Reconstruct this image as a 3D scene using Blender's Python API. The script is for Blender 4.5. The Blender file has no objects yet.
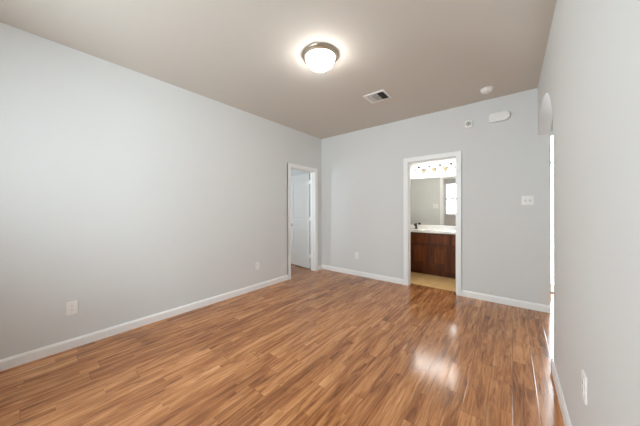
import bpy, bmesh, math, random
from mathutils import Vector, Matrix
C = bpy.context.scene
COL = C.collection
PI = math.pi

# ------------------------------------------------------------------ camera
cam_d = bpy.data.cameras.new('camera')
cam = bpy.data.objects.new('camera', cam_d)
COL.objects.link(cam)
cam_d.sensor_width = 36.0
cam_d.sensor_fit = 'HORIZONTAL'
cam_d.lens = 238.72 / 640 * 36
cam_d.shift_y = -(213 - 210.09) / 640
cam_d.clip_start = 0.02
cam.matrix_world = (Matrix.Translation((0, 0, 1.2577)) @ Matrix.Rotation(0.675486, 4, 'Z')
                    @ Matrix.Rotation(PI / 2 - 0.00328, 4, 'X') @ Matrix.Rotation(-0.00373, 4, 'Z'))
C.camera = cam

# ------------------------------------------------------------------ sky, daylight, exposure
world = bpy.data.worlds.new('World')
C.world = world
world.use_nodes = True
bgn = world.node_tree.nodes['Background']
bgn.inputs['Color'].default_value = (0.83, 0.935, 1.0, 1)      # bright overcast sky
bgn.inputs['Strength'].default_value = 15.5
C.view_settings.view_transform = 'Standard'
C.view_settings.look = 'None'
C.view_settings.gamma = 1.0
C.view_settings.use_curve_mapping = False
C.view_settings.exposure = 0.37
C.cycles.max_bounces = 12
C.cycles.diffuse_bounces = 8
C.cycles.glossy_bounces = 6
C.cycles.transparent_max_bounces = 8
C.cycles.sample_clamp_indirect = 6.0

# room measures (metres)
H = 2.74
XL, XR, YB, YR = -3.133, 0.254, 3.970, -1.25     # left, right, back and rear inner faces
T = 0.115                                        # wall thickness
WIN = (-2.36, -0.66, 1.00, 2.40)                 # rear window x0 x1 z0 z1
HD = (0.42, 0.92, 2.40)                          # glazed door at the end of the hall x0 x1 z1
HY0, HY1, HX1 = 1.2, 4.9, 1.55                   # hall
OX0, OY0, OY1 = -5.9, 1.6, 3.97                   # room behind the left doorway
OW = (-5.85, -4.9, 0.9, 2.2)  # unseen window, added to brighten the open white door
BX0, BX1, BY1 = -2.5, -0.12, 5.33                # bathroom


def portal(name, loc, rot, sx, sy):
    d = bpy.data.lights.new(name, 'AREA')
    d.shape = 'RECTANGLE'
    d.size, d.size_y = sx, sy
    d.cycles.is_portal = True
    o = bpy.data.objects.new(name, d)
    o.location = loc
    o.rotation_euler = rot
    COL.objects.link(o)


portal('rear_window_portal', ((WIN[0] + WIN[1]) / 2, YR - T - 0.02, (WIN[2] + WIN[3]) / 2), (PI / 2, 0, 0),
       WIN[1] - WIN[0], WIN[3] - WIN[2])
portal('hall_door_portal', ((HD[0] + HD[1]) / 2, HY1 + T + 0.02, HD[2] / 2), (-PI / 2, 0, 0), HD[1] - HD[0], HD[2])
portal('added_window_portal', ((OW[0] + OW[1]) / 2, OY0 - T - 0.02, (OW[2] + OW[3]) / 2), (PI / 2, 0, 0),
       OW[1] - OW[0], OW[3] - OW[2])


# ------------------------------------------------------------------ materials
def mat(name, col=(0.8, 0.8, 0.8), rough=0.5, metal=0.0, emit=None, strength=0.0, bump=None, spec=0.5):
    m = bpy.data.materials.new(name)
    m.use_nodes = True
    nt = m.node_tree
    b = nt.nodes['Principled BSDF']
    b.inputs['Base Color'].default_value = (*col, 1)
    b.inputs['Roughness'].default_value = rough
    b.inputs['Metallic'].default_value = metal
    b.inputs['Specular IOR Level'].default_value = spec
    if emit:
        b.inputs['Emission Color'].default_value = (*emit, 1)
        b.inputs['Emission Strength'].default_value = strength
    if bump:
        sc, st, dist = bump
        tc = nt.nodes.new('ShaderNodeTexCoord')
        n = nt.nodes.new('ShaderNodeTexNoise')
        n.inputs['Scale'].default_value = sc
        n.inputs['Detail'].default_value = 3
        bp = nt.nodes.new('ShaderNodeBump')
        bp.inputs['Strength'].default_value = st
        bp.inputs['Distance'].default_value = dist
        nt.links.new(tc.outputs['Object'], n.inputs['Vector'])
        nt.links.new(n.outputs['Fac'], bp.inputs['Height'])
        nt.links.new(bp.outputs['Normal'], b.inputs['Normal'])
    return m


class NB:
    """small helper for node maths"""
    def __init__(s, m):
        s.nt = m.node_tree

    def n(s, t, **kw):
        x = s.nt.nodes.new(t)
        for k, v in kw.items():
            setattr(x, k, v)
        return x

    def put(s, sock, v):
        if isinstance(v, bpy.types.NodeSocket):
            s.nt.links.new(v, sock)
        else:
            sock.default_value = v

    def m(s, op, a, b=None, c=None):
        x = s.n('ShaderNodeMath', operation=op)
        s.put(x.inputs[0], a)
        if b is not None:
            s.put(x.inputs[1], b)
        if c is not None:
            s.put(x.inputs[2], c)
        return x.outputs[0]

    def xyz(s, a, b, c):
        x = s.n('ShaderNodeCombineXYZ')
        for i, v in enumerate((a, b, c)):
            s.put(x.inputs[i], v)
        return x.outputs[0]

    def noise(s, vec, scale=1.0, detail=4.0, rough=0.55, dist=0.0):
        x = s.n('ShaderNodeTexNoise')
        s.put(x.inputs['Vector'], vec)
        x.inputs['Scale'].default_value = scale
        x.inputs['Detail'].default_value = detail
        x.inputs['Roughness'].default_value = rough
        x.inputs['Distortion'].default_value = dist
        return x.outputs['Fac']

    def rand(s, a, b):
        x = s.n('ShaderNodeTexWhiteNoise', noise_dimensions='2D')
        s.put(x.inputs['Vector'], s.xyz(a, b, 0.0))
        return x.outputs['Value']

    def ramp(s, fac, stops):
        x = s.n('ShaderNodeValToRGB')
        s.put(x.inputs[0], fac)
        e = x.color_ramp.elements
        while len(e) < len(stops):
            e.new(0.5)
        for k, (p, c) in enumerate(stops):
            e[k].position = p
            e[k].color = (*c, 1)
        return x.outputs[0]

    def mix(s, fac, a, b, blend='MIX'):
        x = s.n('ShaderNodeMix', data_type='RGBA', blend_type=blend)
        s.put(x.inputs[0], fac)
        for i, v in ((6, a), (7, b)):
            s.put(x.inputs[i], v if isinstance(v, bpy.types.NodeSocket) else (*v, 1))
        return x.outputs[2]


def laminate():
    m = bpy.data.materials.new('laminate_planks')
    m.use_nodes = True
    g = NB(m)
    b = m.node_tree.nodes['Principled BSDF']
    tc = g.n('ShaderNodeTexCoord')
    sp = g.n('ShaderNodeSeparateXYZ')
    g.nt.links.new(tc.outputs['Object'], sp.inputs[0])
    x, y = sp.outputs[0], sp.outputs[1]
    X = g.m('DIVIDE', g.m('SUBTRACT', x, 0.265), 0.1285)
    col = g.m('FLOOR', X)
    fx = g.m('FRACT', X)
    Y = g.m('ADD', g.m('DIVIDE', y, 1.22), g.m('MULTIPLY', g.rand(col, 3.7), 5.0))
    row = g.m('FLOOR', Y)
    fy = g.m('FRACT', Y)
    X2 = g.m('MULTIPLY', X, 2.0)
    st = g.m('FLOOR', X2)
    Y2 = g.m('ADD', g.m('DIVIDE', y, 0.72), g.m('MULTIPLY', g.rand(st, 9.1), 7.0))
    row2 = g.m('FLOOR', Y2)
    r1 = g.rand(col, row)
    r2 = g.rand(st, row2)
    off = g.m('ADD', g.m('MULTIPLY', r1, 31.0), g.m('MULTIPLY', r2, 17.0))
    # long grain, cloudy figure and dark mineral streaks, all drawn out along the plank
    grain = g.noise(g.xyz(g.m('ADD', g.m('MULTIPLY', x, 48.0), off), g.m('ADD', g.m('MULTIPLY', y, 2.0), off), off), 1.0, 6, 0.65, 0.9)
    cloud = g.noise(g.xyz(g.m('ADD', g.m('MULTIPLY', x, 15.0), off), g.m('ADD', g.m('MULTIPLY', y, 1.5), off), 4.0), 1.0, 5, 0.62, 1.4)
    streak = g.noise(g.xyz(g.m('ADD', g.m('MULTIPLY', x, 40.0), off), g.m('ADD', g.m('MULTIPLY', y, 3.0), off), 9.0), 1.0, 4, 0.55, 1.0)
    v = g.m('ADD', g.m('MULTIPLY', cloud, 0.66), g.m('MULTIPLY', grain, 0.34))
    v = g.m('ADD', g.m('MULTIPLY', g.m('SUBTRACT', v, 0.5), 1.2), 0.515)
    v = g.m('ADD', v, g.m('MULTIPLY', g.m('SUBTRACT', r2, 0.5), 0.045))
    v = g.m('ADD', v, g.m('MULTIPLY', g.m('SUBTRACT', r1, 0.5), 0.11))
    c = g.ramp(v, [(0.27, (0.115, 0.038, 0.012)), (0.40, (0.270, 0.100, 0.034)), (0.51, (0.445, 0.182, 0.067)),
                   (0.62, (0.600, 0.272, 0.108)), (0.78, (0.760, 0.400, 0.185))])
    sk = g.ramp(streak, [(0.60, (0, 0, 0)), (0.72, (1, 1, 1))])
    c = g.mix(g.m('MULTIPLY', sk, 0.72), c, (0.085, 0.032, 0.013))
    # seams between planks
    ex = g.m('MULTIPLY', g.m('MINIMUM', fx, g.m('SUBTRACT', 1.0, fx)), 0.1285)
    ey = g.m('MULTIPLY', g.m('MINIMUM', fy, g.m('SUBTRACT', 1.0, fy)), 1.22)
    e = g.m('MINIMUM', ex, ey)
    seam = g.m('SMOOTH_MIN', g.m('DIVIDE', e, 0.0030), 1.0, 0.2)
    c = g.mix(g.m('MULTIPLY', g.m('SUBTRACT', 1.0, seam), 0.55), c, (0.07, 0.028, 0.012))
    g.put(b.inputs['Base Color'], c)
    hgt = g.m('ADD', g.m('MULTIPLY', seam, 1.0), g.m('MULTIPLY', grain, 0.10))
    bp = g.n('ShaderNodeBump')
    bp.inputs['Strength'].default_value = 0.35
    bp.inputs['Distance'].default_value = 0.0012
    g.put(bp.inputs['Height'], hgt)
    g.put(b.inputs['Normal'], bp.outputs[0])
    g.put(b.inputs['Roughness'], g.m('ADD', 0.12, g.m('MULTIPLY', cloud, 0.07)))
    b.inputs['Specular IOR Level'].default_value = 0.46
    return m


def cherry(name, k):
    m = bpy.data.materials.new(name)
    m.use_nodes = True
    g = NB(m)
    b = m.node_tree.nodes['Principled BSDF']
    tc = g.n('ShaderNodeTexCoord')
    mp = g.n('ShaderNodeMapping')
    mp.inputs['Scale'].default_value = (30, 30, 2.5)
    g.nt.links.new(tc.outputs['Object'], mp.inputs[0])
    f = g.noise(mp.outputs[0], 1.0, 5, 0.6, 0.8)
    g.put(b.inputs['Base Color'], g.ramp(f, [(0.3, (0.065 * k, 0.016 * k, 0.004 * k)), (0.55, (0.145 * k, 0.039 * k, 0.009 * k)), (0.75, (0.215 * k, 0.064 * k, 0.016 * k))]))
    b.inputs['Roughness'].default_value = 0.40
    b.inputs['Specular IOR Level'].default_value = 0.22
    return m


def vinyl():
    m = bpy.data.materials.new('tan_tile')
    m.use_nodes = True
    g = NB(m)
    b = m.node_tree.nodes['Principled BSDF']
    tc = g.n('ShaderNodeTexCoord')
    f = g.noise(tc.outputs['Object'], 6.0, 5, 0.6, 0.4)
    c = g.ramp(f, [(0.3, (0.70, 0.45, 0.19)), (0.55, (0.83, 0.56, 0.25)), (0.8, (0.88, 0.64, 0.32))])
    br = g.n('ShaderNodeTexBrick', offset=0.0)
    br.inputs['Scale'].default_value = 1.0
    br.inputs['Brick Width'].default_value = 0.33
    br.inputs['Row Height'].default_value = 0.33
    br.inputs['Mortar Size'].default_value = 0.004
    g.nt.links.new(tc.outputs['Object'], br.inputs['Vector'])
    g.put(b.inputs['Base Color'], g.mix(g.m('MULTIPLY', br.outputs['Fac'], 0.5), c, (0.42, 0.29, 0.16)))
    b.inputs['Roughness'].default_value = 0.35
    return m


def pane_mat():
    m = bpy.data.materials.new('clear_glass')
    m.use_nodes = True
    nt = m.node_tree
    nt.nodes.remove(nt.nodes['Principled BSDF'])
    out = nt.nodes['Material Output']
    tr = nt.nodes.new('ShaderNodeBsdfTransparent')
    tr.inputs[0].default_value = (0.97, 0.98, 0.98, 1)
    gl = nt.nodes.new('ShaderNodeBsdfGlossy')
    gl.inputs['Roughness'].default_value = 0.02
    fr = nt.nodes.new('ShaderNodeFresnel')
    fr.inputs[0].default_value = 1.3
    mx = nt.nodes.new('ShaderNodeMixShader')
    nt.links.new(fr.outputs[0], mx.inputs[0])
    nt.links.new(tr.outputs[0], mx.inputs[1])
    nt.links.new(gl.outputs[0], mx.inputs[2])
    nt.links.new(mx.outputs[0], out.inputs[0])
    return m


WALL = mat('grey_wall_paint', (0.725, 0.732, 0.722), 0.75, bump=(140, 0.12, 0.002), spec=0.25)
CEIL = mat('taupe_ceiling_paint', (0.665, 0.625, 0.565), 0.85, bump=(110, 0.2, 0.003), spec=0.2)
TRIM = mat('white_trim_paint', (0.92, 0.92, 0.91), 0.35)
DOORM = mat('white_door_paint', (0.82, 0.82, 0.81), 0.4)
PLAS = mat('white_plastic', (0.90, 0.89, 0.865), 0.35)
PLASG = mat('grey_slot_and_louvre_shade', (0.30, 0.29, 0.27), 0.5)
DARK = mat('painted_duct_shade', (0.02, 0.018, 0.015), 0.7)
DUCT = mat('duct_grey', (0.10, 0.095, 0.085), 0.7)
NICK = mat('brushed_nickel', (0.50, 0.44, 0.36), 0.32, 1.0)
STEEL = mat('satin_steel', (0.62, 0.60, 0.57), 0.3, 1.0)
ANTIQ = mat('antique_brass_plate', (0.10, 0.082, 0.05), 0.5, 0.3)
BRONZE = mat('oil_rubbed_bronze', (0.025, 0.020, 0.017), 0.35, 0.6)
COUNTER = mat('white_cultured_marble', (0.93, 0.92, 0.90), 0.2)
MIRROR = mat('mirror_silver', (0.93, 0.94, 0.93), 0.01, 1.0)
LAMPG = mat('lit_frosted_glass', (0.95, 0.93, 0.88), 0.4, emit=(1.0, 0.99, 0.965), strength=29.0)
BELLG = mat('lit_bell_glass', (0.95, 0.93, 0.88), 0.4, emit=(1.0, 0.98, 0.94), strength=14.0)
FLOORM = laminate()
WOOD = cherry('cherry_frame_shaded', 0.74)  # cherry darkened for frame and body, shading put into the colour
WOODP = cherry('cherry_panel_lit', 1.18)  # same cherry, paler on panels and drawer fronts to paint in relief
TILE = vinyl()
GLASS = pane_mat()


# ------------------------------------------------------------------ mesh helpers
def box(bm, a, b, bev=0.0, seg=2):
    x0, y0, z0 = (min(a[i], b[i]) for i in range(3))
    x1, y1, z1 = (max(a[i], b[i]) for i in range(3))
    v = [bm.verts.new(p) for p in ((x0, y0, z0), (x1, y0, z0), (x1, y1, z0), (x0, y1, z0),
                                   (x0, y0, z1), (x1, y0, z1), (x1, y1, z1), (x0, y1, z1))]
    f = [bm.faces.new([v[i] for i in q]) for q in ((3, 2, 1, 0), (4, 5, 6, 7), (0, 1, 5, 4), (1, 2, 6, 5), (2, 3, 7, 6), (3, 0, 4, 7))]
    if bev:
        ed = list({e for q in f for e in q.edges})
        bmesh.ops.bevel(bm, geom=ed, offset=bev, segments=seg, affect='EDGES', profile=0.5)
    return v


def prism(bm, pts, axis, a, b):
    """extrude a 2-D polygon along an axis between a and b"""
    def P(p, t):
        q = list(p)
        q.insert(axis, t)
        return q
    va = [bm.verts.new(P(p, a)) for p in pts]
    vb = [bm.verts.new(P(p, b)) for p in pts]
    bm.faces.new(va)
    bm.faces.new(vb[::-1])
    n = len(pts)
    for i in range(n):
        bm.faces.new((va[i], vb[i], vb[(i + 1) % n], va[(i + 1) % n]))
    return va, vb


def lathe(bm, prof, M=None, seg=40, sx=1.0, sy=1.0):
    """revolve (radius, height) pairs about Z, then transform by M"""
    M = M or Matrix()
    rings = []
    for r, z in prof:
        if r < 1e-6:
            rings.append([bm.verts.new(M @ Vector((0, 0, z)))])
        else:
            rings.append([bm.verts.new(M @ Vector((r * sx * math.cos(2 * PI * k / seg), r * sy * math.sin(2 * PI * k / seg), z))) for k in range(seg)])
    for A, B in zip(rings, rings[1:]):
        for k in range(seg):
            k2 = (k + 1) % seg
            if len(A) == 1 and len(B) == 1:
                continue
            if len(A) == 1:
                bm.faces.new((A[0], B[k], B[k2]))
            elif len(B) == 1:
                bm.faces.new((A[k], B[0], A[k2]))
            else:
                bm.faces.new((A[k], B[k], B[k2], A[k2]))


def tube(bm, pts, r, seg=12):
    pts = [Vector(p) for p in pts]
    rs = r if isinstance(r, (list, tuple)) else [r] * len(pts)
    rings = []
    up = Vector((0.3, 0.2, 0.93))
    for i, p in enumerate(pts):
        d = (pts[min(i + 1, len(pts) - 1)] - pts[max(i - 1, 0)]).normalized()
        u = d.cross(up)
        if u.length < 1e-3:
            u = d.cross(Vector((1, 0, 0)))
        u.normalize()
        w = d.cross(u)
        rings.append([bm.verts.new(p + rs[i] * (math.cos(2 * PI * k / seg) * u + math.sin(2 * PI * k / seg) * w)) for k in range(seg)])
    for A, B in zip(rings, rings[1:]):
        for k in range(seg):
            bm.faces.new((A[k], B[k], B[(k + 1) % seg], A[(k + 1) % seg]))
    bm.faces.new(rings[0][::-1])
    bm.faces.new(rings[-1])


def new():
    return bmesh.new()


def obj(name, bm, material, parent=None, smooth=False, M=None):
    bmesh.ops.recalc_face_normals(bm, faces=bm.faces)
    me = bpy.data.meshes.new(name)
    bm.to_mesh(me)
    bm.free()
    me.materials.append(material)
    if smooth:
        for p in me.polygons:
            p.use_smooth = True
        me.set_sharp_from_angle(angle=math.radians(38))
    o = bpy.data.objects.new(name, me)
    COL.objects.link(o)
    if M is not None:
        o.matrix_world = M
    if parent:
        o.parent = parent
    return o


def tag(o, label=None, cat=None, group=None, kind=None):
    for k, v in (('label', label), ('category', cat), ('group', group), ('kind', kind)):
        if v:
            o[k] = v
    return o


def thing(name, label, cat, loc, rot=(0, 0, 0), group=None):
    o = bpy.data.objects.new(name, None)
    o.empty_display_size = 0.05
    COL.objects.link(o)
    o.location = loc
    o.rotation_euler = rot
    return tag(o, label, cat, group)


def struct(name, bm, m, label, cat, smooth=False):
    return tag(obj(name, bm, m, smooth=smooth), label, cat, None, 'structure')


def copy_tree(o, parent=None):
    c = o.copy()
    COL.objects.link(c)
    if parent:
        c.parent = parent
    for ch in list(o.children):
        copy_tree(ch, c)
    return c


# ------------------------------------------------------------------ the setting: floors and ceiling
bm = new()
box(bm, (OX0 - 0.2, YR - T, -0.05), (HX1 + 0.2, 4.105, 0))
box(bm, (OX0 - 0.2, 4.105, -0.05), (BX0 - T, OY1 + 0.2, 0))
box(bm, (BX1 + T, 4.105, -0.05), (HX1 + 0.2, 5.45, 0))
struct('floor', bm, FLOORM, 'glossy brown wood laminate plank floor of the empty room', 'floor')
bm = new()
box(bm, (BX0 - T, 4.105, -0.05), (BX1 + T, BY1 + T, 0))
struct('floor_bathroom', bm, TILE, 'tan tile floor in front of the vanity in the bathroom', 'floor')
bm = new()
box(bm, (OX0 - 0.2, YR - T, H), (HX1 + 0.2, 5.45, H + 0.1))
struct('ceiling', bm, CEIL, 'flat taupe painted ceiling over the whole room', 'ceiling')

# left wall with doorway (opening y 3.052-3.735)
LD0, LD1, DH = 3.047, 3.737, 2.022
bm = new()
prism(bm, [(YR - T, 0), (LD0 - 0.018, 0), (LD0 - 0.018, DH + 0.018), (LD1 + 0.018, DH + 0.018), (LD1 + 0.018, 0), (OY1, 0), (OY1, H), (YR - T, H)],
      0, XL - T, XL)
struct('wall_left', bm, WALL, 'long light grey left wall with a narrow doorway near its far end', 'wall')
# back wall with bathroom doorway
BD0, BD1 = -1.322, -0.632
XE = 0.366                                       # the back wall ends level with the hall
bm = new()
prism(bm, [(XL - 0.0, 0), (BD0 - 0.018, 0), (BD0 - 0.018, DH + 0.018), (BD1 + 0.018, DH + 0.018), (BD1 + 0.018, 0), (XE, 0), (XE, H), (XL, H)],
      1, YB, YB + T)
bmesh.ops.bevel(bm, geom=[e for e in bm.edges if all(abs(v.co.x - XE) < 1e-4 for v in e.verts) and abs(e.verts[0].co.z - e.verts[1].co.z) > 1],
                offset=0.016, segments=4, affect='EDGES', profile=0.5)
struct('wall_back', bm, WALL, 'light grey back wall with the bathroom doorway in it', 'wall', True)
# right wall with the arched opening that springs from the back wall
AC, AA, ZS, AB = 3.35, 0.78, 1.815, 0.56          # ellipse centre, half width, spring height, rise
arch = [(AC - AA, 0)]
t_end = math.acos((YB - AC) / AA)
for k in range(29):
    t = PI + (t_end - PI) * k / 28
    arch.append((AC + AA * math.cos(t), ZS + AB * math.sin(t)))
bm = new()
va, vb = prism(bm, [(YR - T, 0)] + arch + [(YB, H), (YR - T, H)], 0, XR, XE)
edge_v = set(va[1:len(arch) + 1]) | set(vb[1:len(arch) + 1])
bmesh.ops.bevel(bm, geom=[e for e in bm.edges if e.verts[0] in edge_v and e.verts[1] in edge_v and abs(e.verts[0].co.x - e.verts[1].co.x) < 1e-5],
                offset=0.018, segments=4, affect='EDGES', profile=0.5)
struct('wall_right', bm, WALL, 'grey right wall with a rounded arch opening into the hall', 'wall', True)
# rear wall behind the camera with the window
bm = new()
x0, x1, z0, z1 = WIN
box(bm, (XL, YR - T, 0), (x0, YR, H))
box(bm, (x1, YR - T, 0), (XR, YR, H))
box(bm, (x0, YR - T, 0), (x1, YR, z0))
box(bm, (x0, YR - T, z1), (x1, YR, H))
struct('wall_rear', bm, WALL, 'grey rear wall with the wide window, seen in the bathroom mirror', 'wall')
# bathroom shell
bm = new()
box(bm, (BX0 - T, BY1, 0), (BX1 + T, BY1 + T, H))
struct('wall_bathroom_back', bm, WALL, 'bathroom wall behind the mirror and the vanity lights', 'wall')
bm = new()
box(bm, (BX0 - T, YB + T, 0), (BX0, BY1, H))
struct('wall_bathroom_left', bm, WALL, 'side wall at the left end of the bathroom', 'wall')
bm = new()
box(bm, (BX1, YB + T, 0), (BX1 + T, BY1, H))
struct('wall_bathroom_right', bm, WALL, 'side wall at the right end of the bathroom', 'wall')
# hall shell
bm = new()
box(bm, (HX1, HY0 - T, 0), (HX1 + T, HY1 + T, H))
struct('wall_hall_right', bm, WALL, 'far side wall of the hall beyond the arch', 'wall')
bm = new()
box(bm, (XE, HY0 - T, 0), (HX1, HY0, H))
struct('wall_hall_front', bm, WALL, 'end wall of the hall near the viewer, beyond the right wall', 'wall')
bm = new()
box(bm, (XE, HY1, 0), (HD[0], HY1 + T, H))
box(bm, (HD[1], HY1, 0), (HX1, HY1 + T, H))
box(bm, (HD[0], HY1, HD[2]), (HD[1], HY1 + T, H))
struct('wall_hall_back', bm, WALL, 'end wall of the hall around the bright glazed door', 'wall')
bm = new()
box(bm, (XE - T, YB + T, 0), (XE, HY1, H))
struct('wall_hall_left', bm, WALL, 'hall wall running back beside the bathroom', 'wall')
# room behind the left doorway
bm = new()
box(bm, (OX0 - T, OY0 - T, 0), (OX0, OY1 + T, H))
struct('wall_bedroom_left', bm, WALL, 'far wall of the room behind the white door', 'wall')
bm = new()
box(bm, (OX0, OY1, 0), (XL, OY1 + T, H))
struct('wall_bedroom_back', bm, WALL, 'wall behind the open white door in the next room', 'wall')
bm = new()
x0, x1, z0, z1 = OW
box(bm, (OX0, OY0 - T, 0), (x0, OY0, H))
box(bm, (x1, OY0 - T, 0), (XL - T, OY0, H))
box(bm, (x0, OY0 - T, 0), (x1, OY0, z0))
box(bm, (x0, OY0 - T, z1), (x1, OY0, H))
struct('wall_bedroom_front', bm, WALL, 'unseen wall with the added window in the room behind the white door', 'wall')


# ------------------------------------------------------------------ trim: baseboards, casings, jambs
BH, BT = 0.086, 0.014
CW, CT = 0.067, 0.016                            # casing width, thickness


def base_y(bm, x, s, y0, y1):
    """baseboard along y against a wall face at x; s = direction into the room"""
    prism(bm, [(x, 0), (x + s * BT, 0), (x + s * BT, BH - 0.018), (x + s * BT * 0.75, BH - 0.010), (x + s * BT * 0.45, BH), (x, BH)], 1, y0, y1)


def base_x(bm, y, s, x0, x1):
    prism(bm, [(y, 0), (y + s * BT, 0), (y + s * BT, BH - 0.018), (y + s * BT * 0.75, BH - 0.010), (y + s * BT * 0.45, BH), (y, BH)], 0, x0, x1)


bm = new()
base_y(bm, XL, 1, YR, LD0 - CW - 0.004)
base_y(bm, XL, 1, LD1 + CW + 0.004, YB)
struct('baseboard_left', bm, TRIM, 'white baseboard along the long left wall', 'baseboard')
bm = new()
base_x(bm, YB, -1, XL + BT, BD0 - CW - 0.004)
base_x(bm, YB, -1, BD1 + CW + 0.004, XE - 0.004)
struct('baseboard_back', bm, TRIM, 'white baseboard along the back wall either side of the bathroom doorway', 'baseboard')
bm = new()
base_y(bm, XR, -1, YR, AC - AA + BT)
base_x(bm, AC - AA, 1, XR - BT, XE + BT)
struct('baseboard_right', bm, TRIM, 'white baseboard along the right wall, ending at the arch', 'baseboard')
bm = new()
base_x(bm, YR, 1, XL + BT, XR - BT)
struct('baseboard_rear', bm, TRIM, 'white baseboard along the rear window wall', 'baseboard')
bm = new()
base_y(bm, HX1, -1, HY0, HY1)
struct('baseboard_hall', bm, TRIM, 'white baseboard along the hall wall beyond the arch', 'baseboard')


def casing(bm, axis, face, s, a0, a1, top):
    """U-shaped moulded casing round a doorway on a wall face; axis = axis of the wall normal"""
    r = 0.004
    for lo, hi, d in ((0.0, CW, CT), (CW * 0.62, CW, CT + 0.005)):
        outer = [(a0 - r - hi, 0), (a0 - r - lo, 0), (a0 - r - lo, top + r + lo), (a1 + r + lo, top + r + lo), (a1 + r + lo, 0),
                 (a1 + r + hi, 0), (a1 + r + hi, top + r + hi), (a0 - r - hi, top + r + hi)]
        prism(bm, outer, axis, face, face + s * d)


def jamb(bm, axis, f0, f1, a0, a1, top, stop):
    t = 0.018
    prism(bm, [(a0 - t, 0), (a0, 0), (a0, top), (a1, top), (a1, 0), (a1 + t, 0), (a1 + t, top + t), (a0 - t, top + t)], axis, f0, f1)
    s = 0.011
    prism(bm, [(a0, 0), (a0 + s, 0), (a0 + s, top - s), (a1 - s, top - s), (a1 - s, 0), (a1, 0), (a1, top), (a0, top)], axis, stop, stop + 0.035)


bm = new(); casing(bm, 0, XL, 1, LD0, LD1, DH)
struct('trim_1', bm, TRIM, 'white casing around the doorway in the left wall', 'door casing')
bm = new(); jamb(bm, 0, XL - T, XL, LD0, LD1, DH, XL - T + 0.042)
struct('trim_2', bm, TRIM, 'white jamb lining inside the doorway in the left wall', 'door jamb')
bm = new(); casing(bm, 1, YB, -1, BD0, BD1, DH)
struct('trim_3', bm, TRIM, 'white casing around the bathroom doorway in the back wall', 'door casing')
bm = new(); jamb(bm, 1, YB, YB + T, BD0, BD1, DH, YB + 0.040)
struct('trim_4', bm, TRIM, 'white jamb lining inside the bathroom doorway', 'door jamb')
bm = new(); casing(bm, 1, YB + T, 1, BD0, BD1, DH)
struct('trim_5', bm, TRIM, 'white casing on the bathroom side of the doorway, seen in the mirror', 'door casing')


# ------------------------------------------------------------------ windows and the hall door
def window(name, rect, yi, yo, label, cols):
    """sash window in a wall whose faces are at yi (room side) and yo"""
    x0, x1, z0, z1 = rect
    ym = (yi + yo) / 2
    bm = new()
    fw = 0.05
    for a, b in (((x0, yo, z0), (x0 + fw, yi, z1)), ((x1 - fw, yo, z0), (x1, yi, z1)),
                 ((x0 + fw, yo, z0), (x1 - fw, yi, z0 + fw)), ((x0 + fw, yo, z1 - fw), (x1 - fw, yi, z1))):
        box(bm, a, b)
    w = tag(obj(name, bm, TRIM), label, 'window', None, 'structure')
    step = (x1 - x0 - 2 * fw) / cols
    zm = (z0 + z1) / 2
    for c in range(cols):
        xa = x0 + fw + c * step
        bm = new()
        sw = 0.035
        box(bm, (xa, ym - 0.02, zm - 0.050), (xa + step, ym + 0.02, zm + 0.050))
        box(bm, (xa, ym - 0.02, z0 + fw), (xa + sw, ym + 0.02, zm - 0.050))
        box(bm, (xa, ym - 0.02, zm + 0.050), (xa + sw, ym + 0.02, z1 - fw))
        box(bm, (xa + step - sw, ym - 0.02, z0 + fw), (xa + step, ym + 0.02, zm - 0.050))
        box(bm, (xa + step - sw, ym - 0.02, zm + 0.050), (xa + step, ym + 0.02, z1 - fw))
        s = obj('sash', bm, TRIM, w)
        bm = new()
        box(bm, (xa + sw, ym - 0.003, z0 + fw), (xa + step - sw, ym + 0.003, zm - 0.050))
        box(bm, (xa + sw, ym - 0.003, zm + 0.050), (xa + step - sw, ym + 0.003, z1 - fw))
        obj('pane', bm, GLASS, s)
    bm = new()
    s = 1 if yi > yo else -1
    box(bm, (x0 - 0.05, yi, z0 - 0.03), (x1 + 0.05, yi + s * 0.05, z0), 0.004)
    obj('sill', bm, TRIM, w)
    return w


window('window_1', WIN, YR, YR - T, 'wide white sash window in the rear wall, reflected in the mirror', 2)
window('added_window', OW, OY0, OY0 - T, 'unseen white sash window added to light the room behind the white door', 1)
# glazed door at the end of the hall
x0, x1, z1 = HD
bm = new()
ya, yb = HY1 + 0.03, HY1 + 0.075
for a, b in (((x0, ya, 0), (x0 + 0.045, yb, z1)), ((x1 - 0.045, ya, 0), (x1, yb, z1)), ((x0 + 0.045, ya, 0), (x1 - 0.045, yb, 0.02)),
             ((x0 + 0.045, ya, z1 - 0.06), (x1 - 0.045, yb, z1))):
    box(bm, a, b)
d3 = struct('door_2', bm, TRIM, 'bright glazed white door at the end of the hall beyond the arch', 'door')
bm = new(); box(bm, (x0 + 0.045, HY1 + 0.05, 0.02), (x1 - 0.045, HY1 + 0.056, z1 - 0.06))
obj('pane', bm, GLASS, d3)
bm = new(); box(bm, (x0 + 0.045, HY1 + 0.045, 1.93), (x1 - 0.045, HY1 + 0.062, 1.955))
obj('glazing_bar', bm, TRIM, d3)

# ------------------------------------------------------------------ open white door in the left doorway
DW, DT = 0.70, 0.035                             # leaf; local x runs from the hinge to the free edge
hinge = Matrix.Translation((XL - T - 0.012, LD1 + 0.018 + DT, 0.012)) @ Matrix.Rotation(PI - math.radians(8.0), 4, 'Z')
DZ = 2.005
bm = new()
st = 0.105
rails = [(0.0, 0.255), (0.80, 1.03), (1.83, DZ)]
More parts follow.
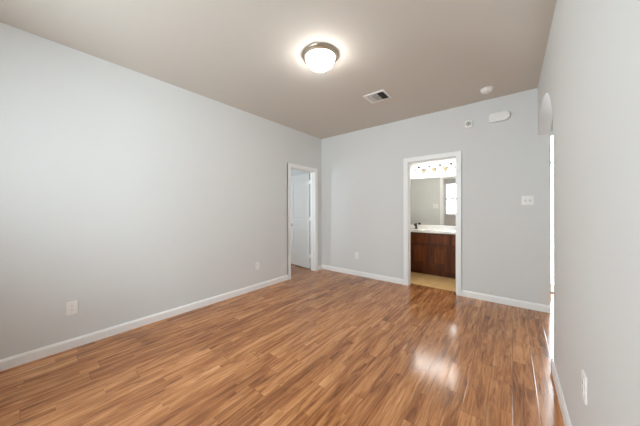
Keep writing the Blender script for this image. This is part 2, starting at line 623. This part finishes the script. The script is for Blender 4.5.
# local y: 0 (hall side after turning) .. DT
box(bm, (0.042, 0.010, 0), (DW, DT - 0.010, DZ))
for f0, f1 in ((0.0, 0.010), (DT - 0.010, DT)):
    box(bm, (0.042, f0, 0), (0.012 + st, f1, DZ), 0.004)
    box(bm, (DW - st, f0, 0), (DW, f1, DZ), 0.004)
    for a, b in rails:
        box(bm, (0.012 + st, f0, a), (DW - st, f1, b), 0.004)
    for a, b in ((0.255, 0.80), (1.03, 1.83)):
        box(bm, (0.012 + st + 0.028, f0 + 0.001, a + 0.028), (DW - st - 0.028, f1 - 0.001, b - 0.028), 0.0042)
leaf = struct('door_1', bm, DOORM, 'open white two panel door swung back inside the left doorway', 'door')
leaf.matrix_world = hinge
for z in (0.22, 1.00, 1.77):
    bm = new()
    tube(bm, [(0, 0.004, z), (0, 0.004, z + 0.09)], 0.007, 10)
    box(bm, (0.0, 0.004, z), (0.042, DT - 0.002, z + 0.09))
    box(bm, (-0.010, -0.001, z), (0.0, 0.005, z + 0.09))
    h = obj('hinge', bm, TRIM, leaf)
bm = new()
MK = Matrix.Translation((DW - 0.06, DT, 0.90)) @ Matrix.Rotation(-PI / 2, 4, 'X')
lathe(bm, [(0, 0), (0.030, 0), (0.030, 0.006), (0.012, 0.010), (0.011, 0.028), (0.022, 0.036), (0.027, 0.048), (0.024, 0.060), (0.0, 0.064)], MK, 24)
obj('knob', bm, STEEL, leaf, True)
bm = new()
MK = Matrix.Translation((DW - 0.06, 0, 0.90)) @ Matrix.Rotation(PI / 2, 4, 'X')
lathe(bm, [(0, 0), (0.030, 0), (0.030, 0.006), (0.012, 0.010), (0.011, 0.028), (0.022, 0.036), (0.027, 0.048), (0.024, 0.060), (0.0, 0.064)], MK, 24)
obj('knob', bm, STEEL, leaf, True)

# ------------------------------------------------------------------ ceiling light
t = thing('ceiling_light', 'round flush ceiling light with a bronze rim and glowing frosted bowl', 'ceiling light', (-1.432, 1.800, H))
bm = new()
lathe(bm, [(0, 0), (0.172, 0), (0.174, -0.008), (0.171, -0.014), (0.160, -0.022), (0.158, -0.030), (0.148, -0.036), (0.138, -0.034), (0, -0.032)], None, 64)
obj('rim', bm, NICK, t, True)
bm = new()
pr = [(0.134, -0.034), (0.136, -0.046), (0.133, -0.060), (0.124, -0.078), (0.110, -0.095), (0.091, -0.110), (0.066, -0.122), (0.036, -0.130), (0.0, -0.133)]
lathe(bm, pr, None, 64)
obj('glass_bowl', bm, LAMPG, t, True)
bm = new()
lathe(bm, [(0, -0.130), (0.012, -0.132), (0.013, -0.139), (0.007, -0.144), (0.006, -0.150), (0, -0.153)], None, 20)
obj('finial', bm, BRONZE, t, True)

# ------------------------------------------------------------------ ceiling vent
vx0, vx1, vy0, vy1 = -1.520, -1.232, 2.805, 3.070
t = thing('ceiling_vent', 'white rectangular air vent with three banks of louvres in the ceiling', 'vent', ((vx0 + vx1) / 2, (vy0 + vy1) / 2, H))
hx, hy = (vx1 - vx0) / 2, (vy1 - vy0) / 2
bm = new()
fw = 0.028
prism(bm, [(-hx, -hy), (hx, -hy), (hx, -hy + fw), (-hx, -hy + fw)], 2, 0, -0.008)
prism(bm, [(-hx, hy - fw), (hx, hy - fw), (hx, hy), (-hx, hy)], 2, 0, -0.008)
prism(bm, [(-hx, -hy + fw), (-hx + fw, -hy + fw), (-hx + fw, hy - fw), (-hx, hy - fw)], 2, 0, -0.008)
prism(bm, [(hx - fw, -hy + fw), (hx, -hy + fw), (hx, hy - fw), (hx - fw, hy - fw)], 2, 0, -0.008)
obj('frame', bm, PLAS, t)
bm = new()
box(bm, (-hx + fw, -hy + fw, -0.0015), (hx - fw, hy - fw, 0))
obj('dark_duct_sheet', bm, DARK, t)  # dark sheet painting the shade inside the duct; the ceiling has no hole
inner = 2 * (hx - fw)
for bank, ang in ((0, 12), (1, 23), (2, 58)):
    for k in range(4):
        cx = -hx + fw + inner * (bank / 3 + (k + 0.5) / 12)
        bm = new()
        w = inner / 12 * (0.48 if bank < 2 else 0.42)
        box(bm, (-w, -hy + fw, -0.0006), (w, hy - fw, 0.0006))
        R = Matrix.Translation((cx, 0, -0.009)) @ Matrix.Rotation(math.radians(ang), 4, 'Y')
        bmesh.ops.transform(bm, matrix=R, verts=bm.verts)
        obj('louvre', bm, PLASG if bank == 2 else PLAS, t)  # grey on the third bank paints shade onto white louvres

# ------------------------------------------------------------------ smoke detector
t = thing('smoke_detector', 'small round white smoke detector on the ceiling near the back wall', 'smoke detector', (-0.238, 3.605, H))
bm = new()
lathe(bm, [(0, 0), (0.068, 0), (0.068, -0.010), (0.062, -0.012), (0, -0.012)], None, 40)
obj('mounting_base', bm, PLAS, t, True)
bm = new()
lathe(bm, [(0.0, -0.012), (0.056, -0.012), (0.058, -0.030), (0.050, -0.040), (0.032, -0.044), (0.029, -0.038), (0.021, -0.038), (0.018, -0.046), (0, -0.047)], None, 40)
obj('cover', bm, PLAS, t, True)


# ------------------------------------------------------------------ wall devices
def rounded(bm, w, h, d0, d1, r, rr=None):
    """rounded plate in the local x-z plane, thickness along -y; rr = radius of the two corners at +x"""
    pts = []
    rr = rr or r
    for cx, cz, a0, q in ((w / 2 - rr, h / 2 - rr, 0, rr), (-w / 2 + r, h / 2 - r, PI / 2, r), (-w / 2 + r, -h / 2 + r, PI, r), (w / 2 - rr, -h / 2 + rr, 3 * PI / 2, rr)):
        for k in range(7):
            a = a0 + PI / 2 * k / 6
            pts.append((cx + q * math.cos(a), cz + q * math.sin(a)))
    va, vb = prism(bm, pts, 1, -d0, -d1)
    return vb


# door chime box
t = thing('door_chime', 'blank white chime box with rounded right end high on the back wall', 'door chime', (-0.122, YB, 2.468))
bm = new()
rounded(bm, 0.200, 0.095, 0, 0.030, 0.010, 0.02)
obj('backplate', bm, PLAS, t, True)
bm = new()
vb = rounded(bm, 0.220, 0.114, 0.012, 0.050, 0.014, 0.045)
s = set(vb)
bmesh.ops.bevel(bm, geom=[e for e in bm.edges if e.verts[0] in s and e.verts[1] in s], offset=0.008, segments=3, affect='EDGES', profile=0.5)
obj('cover', bm, PLAS, t, True)
# square sensor
t = thing('wall_sensor', 'small square white alarm sensor with round grey eye high on the back wall', 'sensor', (-0.470, YB, 2.457))
bm = new()
vb = rounded(bm, 0.088, 0.100, 0, 0.026, 0.008)
s = set(vb)
bmesh.ops.bevel(bm, geom=[e for e in bm.edges if e.verts[0] in s and e.verts[1] in s], offset=0.004, segments=2, affect='EDGES', profile=0.5)
obj('housing', bm, PLAS, t, True)
bm = new()
lathe(bm, [(0.016, 0.0255), (0.027, 0.0255), (0.028, 0.029), (0.024, 0.030), (0.017, 0.028), (0.016, 0.0255)], Matrix.Rotation(PI / 2, 4, 'X'), 28)
obj('eye_ring', bm, PLASG, t, True)
bm = new()
lathe(bm, [(0.0, 0.026), (0.012, 0.026), (0.010, 0.030), (0, 0.031)], Matrix.Rotation(PI / 2, 4, 'X'), 20)
obj('eye_lens', bm, PLASG, t, True)


def plate(t, w, h):
    bm = new()
    vb = rounded(bm, w, h, 0, 0.006, 0.005)
    s = set(vb)
    bmesh.ops.bevel(bm, geom=[e for e in bm.edges if e.verts[0] in s and e.verts[1] in s], offset=0.0035, segments=2, affect='EDGES', profile=0.5)
    obj('cover_plate', bm, PLAS, t, True)


def switch(loc, rz, gangs, label, group=None):
    t = thing('light_switch', label, 'light switch', loc, (0, 0, rz), group)
    plate(t, 0.070 + 0.046 * (gangs - 1), 0.116)
    for k in range(gangs):
        cx = 0.046 * (k - (gangs - 1) / 2)
        bm = new()
        box(bm, (cx - 0.006, -0.0085, -0.0125), (cx + 0.006, -0.006, 0.0125), 0.001)
        tg = obj('toggle_slot', bm, PLASG, t)
        bm = new()
        v = box(bm, (cx - 0.0045, -0.018, -0.002), (cx + 0.0045, -0.0085, 0.010), 0.001)
        obj('toggle', bm, PLAS, tg)
    return t


switch((0.160, YB, 1.360), 0, 2, 'white double light switch on the back wall right of the bathroom doorway')
switch((-1.50, YB + T, 1.33), PI, 2, 'white light switch on the bathroom wall, seen only in the mirror')


def outlet(loc, rz, label):
    t = thing('wall_outlet', label, 'outlet', loc, (0, 0, rz), 'duplex wall outlets')
    plate(t, 0.074, 0.120)
    for s in (-1, 1):
        bm = new()
        rounded(bm, 0.034, 0.029, 0.0055, 0.0085, 0.010)
        bmesh.ops.translate(bm, verts=bm.verts, vec=(0, 0, s * 0.0195))
        r = obj('receptacle', bm, PLAS, t, True)
        bm = new()
        for q in (-1, 1):
            box(bm, (q * 0.0065 - 0.0012, -0.0090, s * 0.0195 - 0.001), (q * 0.0065 + 0.0012, -0.0084, s * 0.0195 + 0.008))
        lathe(bm, [(0, 0.0084), (0.0025, 0.0084), (0.0025, 0.0090), (0, 0.0090)], Matrix.Translation((0, 0, s * 0.0195 - 0.007)) @ Matrix.Rotation(PI / 2, 4, 'X'), 10)
        obj('slot', bm, PLASG, r)
    bm = new()
    lathe(bm, [(0, 0.0058), (0.0032, 0.0058), (0.0026, 0.0075), (0, 0.0078)], Matrix.Rotation(PI / 2, 4, 'X'), 12)
    obj('screw', bm, PLAS, t, True)
    return t


def outlet_copy(src, loc, rz, label):
    c = copy_tree(src)
    c.location = loc
    c.rotation_euler = (0, 0, rz)
    c['label'] = label
    return c


o1 = outlet((XL, 0.281, 0.368), PI / 2, 'white outlet low on the left wall nearest the viewer')
outlet_copy(o1, (XL, 2.318, 0.364), PI / 2, 'white outlet low on the left wall beside the doorway')
outlet_copy(o1, (-2.291, YB, 0.378), 0, 'white outlet low on the back wall left of the bathroom doorway')
outlet_copy(o1, (XR, 1.552, 0.468), -PI / 2, 'white outlet low on the right wall seen almost edge on')

# ------------------------------------------------------------------ bathroom vanity
VX0, VX1, VY = -1.965, -0.445, 4.800
t = thing('vanity_cabinet', 'dark cherry wood vanity cabinet under the white bathroom countertop', 'cabinet', ((VX0 + VX1) / 2, VY, 0))
L = Matrix.Translation((-(VX0 + VX1) / 2, -VY, 0))
bm = new()
box(bm, (VX0, VY + 0.018, 0.115), (VX0 + 0.018, BY1, 0.806))
box(bm, (VX1 - 0.018, VY + 0.018, 0.115), (VX1, BY1, 0.806))
box(bm, (VX0 + 0.018, BY1 - 0.012, 0.115), (VX1 - 0.018, BY1, 0.806))
box(bm, (VX0 + 0.018, VY + 0.018, 0.115), (VX1 - 0.018, BY1 - 0.012, 0.133))
box(bm, (VX0, VY + 0.075, 0), (VX1, BY1, 0.115))
bmesh.ops.transform(bm, matrix=L, verts=bm.verts)
obj('body', bm, WOOD, t)
doors = [(-1.895, -1.600), (-1.530, -1.235), (-1.172, -0.877), (-0.808, -0.513)]
bm = new()
box(bm, (VX0, VY, 0.115), (VX1, VY + 0.018, 0.200))
box(bm, (VX0, VY, 0.600), (VX1, VY + 0.018, 0.625))
box(bm, (VX0, VY, 0.765), (VX1, VY + 0.018, 0.806))
xs = [VX0] + [v for d in doors for v in d] + [VX1]
for a, b in zip(xs[0::2], xs[1::2]):
    box(bm, (a, VY, 0.200), (b, VY + 0.018, 0.600))
    box(bm, (a, VY, 0.625), (b, VY + 0.018, 0.765))
bmesh.ops.transform(bm, matrix=L, verts=bm.verts)
obj('face_frame', bm, WOOD, t)
for a, b in doors:
    a, b = a - 0.008, b + 0.008
    bm = new()
    z0, z1, w = 0.192, 0.606, 0.052
    y0, y1 = VY - 0.018, VY
    box(bm, (a, y0, z0), (a + w, y1, z1), 0.003)
    box(bm, (b - w, y0, z0), (b, y1, z1), 0.003)
    box(bm, (a + w, y0, z0), (b - w, y1, z0 + w), 0.003)
    box(bm, (a + w, y0, z1 - w), (b - w, y1, z1), 0.003)
    bmesh.ops.transform(bm, matrix=L, verts=bm.verts)
    dr = obj('door', bm, WOOD, t)
    bm = new()
    box(bm, (a + w, y0 + 0.013, z0 + w), (b - w, y1, z1 - w))
    box(bm, (a + w + 0.012, y0 + 0.002, z0 + w + 0.012), (b - w - 0.012, y0 + 0.013, z1 - w - 0.012), 0.0055, 1)
    bmesh.ops.transform(bm, matrix=L, verts=bm.verts)
    obj('raised_panel', bm, WOODP, dr)
    bm = new()
    box(bm, (a, y0, 0.618), (b, y1, 0.772), 0.006)
    bmesh.ops.transform(bm, matrix=L, verts=bm.verts)
    obj('drawer_front', bm, WOODP, t)

# countertop with integral oval basin and backsplash
CX, CY = -1.575, 5.02
t = thing('vanity_countertop', 'white countertop with oval basin lying on the wooden vanity', 'countertop', ((VX0 + VX1) / 2, 5.05, 0.806))
M = Matrix.Translation((-(VX0 + VX1) / 2, -5.05, -0.806))
bm = new()
z0, z1 = 0.806, 0.838
X0, X1, Y0, Y1 = VX0 - 0.015, VX1 + 0.015, 4.772, BY1
N = 48
el, rc = [], []
for k in range(N):
    a = 2 * PI * k / N
    ca, sa = math.cos(a), math.sin(a)
    el.append((CX + 0.22 * ca, CY + 0.155 * sa))
    # ray to the rectangle
    tx = ((X1 if ca > 0 else X0) - CX) / ca if abs(ca) > 1e-9 else 1e9
    ty = ((Y1 if sa > 0 else Y0) - CY) / sa if abs(sa) > 1e-9 else 1e9
    q = min(tx, ty)
    rc.append((CX + q * ca, CY + q * sa))
# pull the nearest points to the four corners
for cx, cy in ((X0, Y0), (X1, Y0), (X1, Y1), (X0, Y1)):
    i = min(range(N), key=lambda j: (rc[j][0] - cx) ** 2 + (rc[j][1] - cy) ** 2)
    rc[i] = (cx, cy)
rings = [[(p, z0) for p in el], [(p, z0) for p in rc], [(p, z1) for p in rc], [(p, z1) for p in el]]
V = [[bm.verts.new((p[0], p[1], z)) for p, z in ring] for ring in rings]
for A, B in zip(V, V[1:]):
    for k in range(N):
        bm.faces.new((A[k], A[(k + 1) % N], B[(k + 1) % N], B[k]))
bmesh.ops.transform(bm, matrix=M, verts=bm.verts)
obj('slab', bm, COUNTER, t)
bm = new()
pr = [(1.0, 0.838)] + [(math.cos(PI / 2 * k / 10) if k < 10 else 0.0, 0.836 - 0.125 * math.sin(PI / 2 * k / 10)) for k in range(11)]
lathe(bm, [(r * 1.0, z) for r, z in pr], M @ Matrix.Translation((CX, CY, 0)), N, 0.22, 0.155)
obj('basin', bm, COUNTER, t, True)
bm = new()
box(bm, (X0, BY1 - 0.02, z1), (X1, BY1, 0.918), 0.003)
bmesh.ops.transform(bm, matrix=M, verts=bm.verts)
obj('backsplash', bm, COUNTER, t)

# faucet
FX, FY = -1.575, 5.225
t = thing('bathroom_faucet', 'dark bronze faucet standing behind the basin on the white countertop', 'faucet', (FX, FY, 0.838))
bm = new()
lathe(bm, [(0, 0), (1.0, 0), (1.0, 0.006), (0.85, 0.010), (0, 0.014)], None, 32, 0.036, 0.030)
obj('base', bm, BRONZE, t, True)
bm = new()
tube(bm, [(0, 0, 0.012), (0, -0.002, 0.05), (0, -0.012, 0.085), (0, -0.036, 0.104), (0, -0.070, 0.102), (0, -0.095, 0.084), (0, -0.100, 0.072)],
     [0.022, 0.019, 0.018, 0.017, 0.016, 0.015, 0.014], 16)
obj('spout', bm, BRONZE, t, True)
bm = new()
lathe(bm, [(0, 0.084), (0.014, 0.086), (0.015, 0.100), (0.010, 0.108), (0, 0.110)], Matrix.Translation((0, 0.002, 0)), 16)
tube(bm, [(0, 0.004, 0.100), (0, 0.022, 0.112), (0, 0.040, 0.118)], [0.006, 0.005, 0.0065], 10)
obj('lever', bm, BRONZE, t, True)

# mirror
bm = new()
box(bm, (VX0, -0.006, 0), (VX1, 0, 0.990), 0.0015, 1)
m = obj('wall_mirror', bm, MIRROR)
m.location = (0, BY1 - 0.0005, 0.922)
tag(m, 'wide frameless mirror above the white backsplash in the bathroom', 'mirror')

# vanity light bar
LX = -1.112
t = thing('vanity_light', 'bathroom light bar of glowing bell glass shades above the mirror', 'vanity light', (LX, BY1, 2.10))
bm = new()
box(bm, (-0.50, -0.022, -0.120), (0.50, 0, 0.000), 0.006)
obj('backplate', bm, ANTIQ, t)
for k in range(5):
    x = (k - 2) * 0.2015
    bm = new()
    tube(bm, [(x, -0.02, -0.010), (x, -0.060, 0.006), (x, -0.100, 0.008), (x, -0.115, 0.006)], 0.007, 10)
    arm = obj('arm', bm, NICK, t, True)
    bm = new()
    lathe(bm, [(0, 0.050), (0.012, 0.048), (0.020, 0.036), (0.023, 0.014), (0.023, -0.006), (0, -0.006)], Matrix.Translation((x, -0.120, 0)), 20)
    obj('socket_cup', bm, BRONZE, arm, True)
    bm = new()
    lathe(bm, [(0.024, -0.004), (0.036, -0.018), (0.044, -0.045), (0.052, -0.075), (0.070, -0.105), (0.084, -0.118), (0.080, -0.116), (0.066, -0.103),
               (0.048, -0.075), (0.040, -0.045), (0.032, -0.020), (0.0, -0.012)], Matrix.Translation((x, -0.120, 0)), 28)
    obj('bell_shade', bm, BELLG, arm, True)

# small dark plug added for the dark spot at the foot of the bathroom jamb
bm = new()
lathe(bm, [(0, 0), (0.012, 0), (0.012, 0.018), (0.008, 0.022), (0, 0.022)], None, 16)
o = obj('jamb_foot_spot', bm, BRONZE, None, True)
o.location = (BD1 - 0.013, YB - 0.002, 0)
tag(o, 'tiny dark spot on the floor at the right foot of the bathroom doorway', 'door stop')
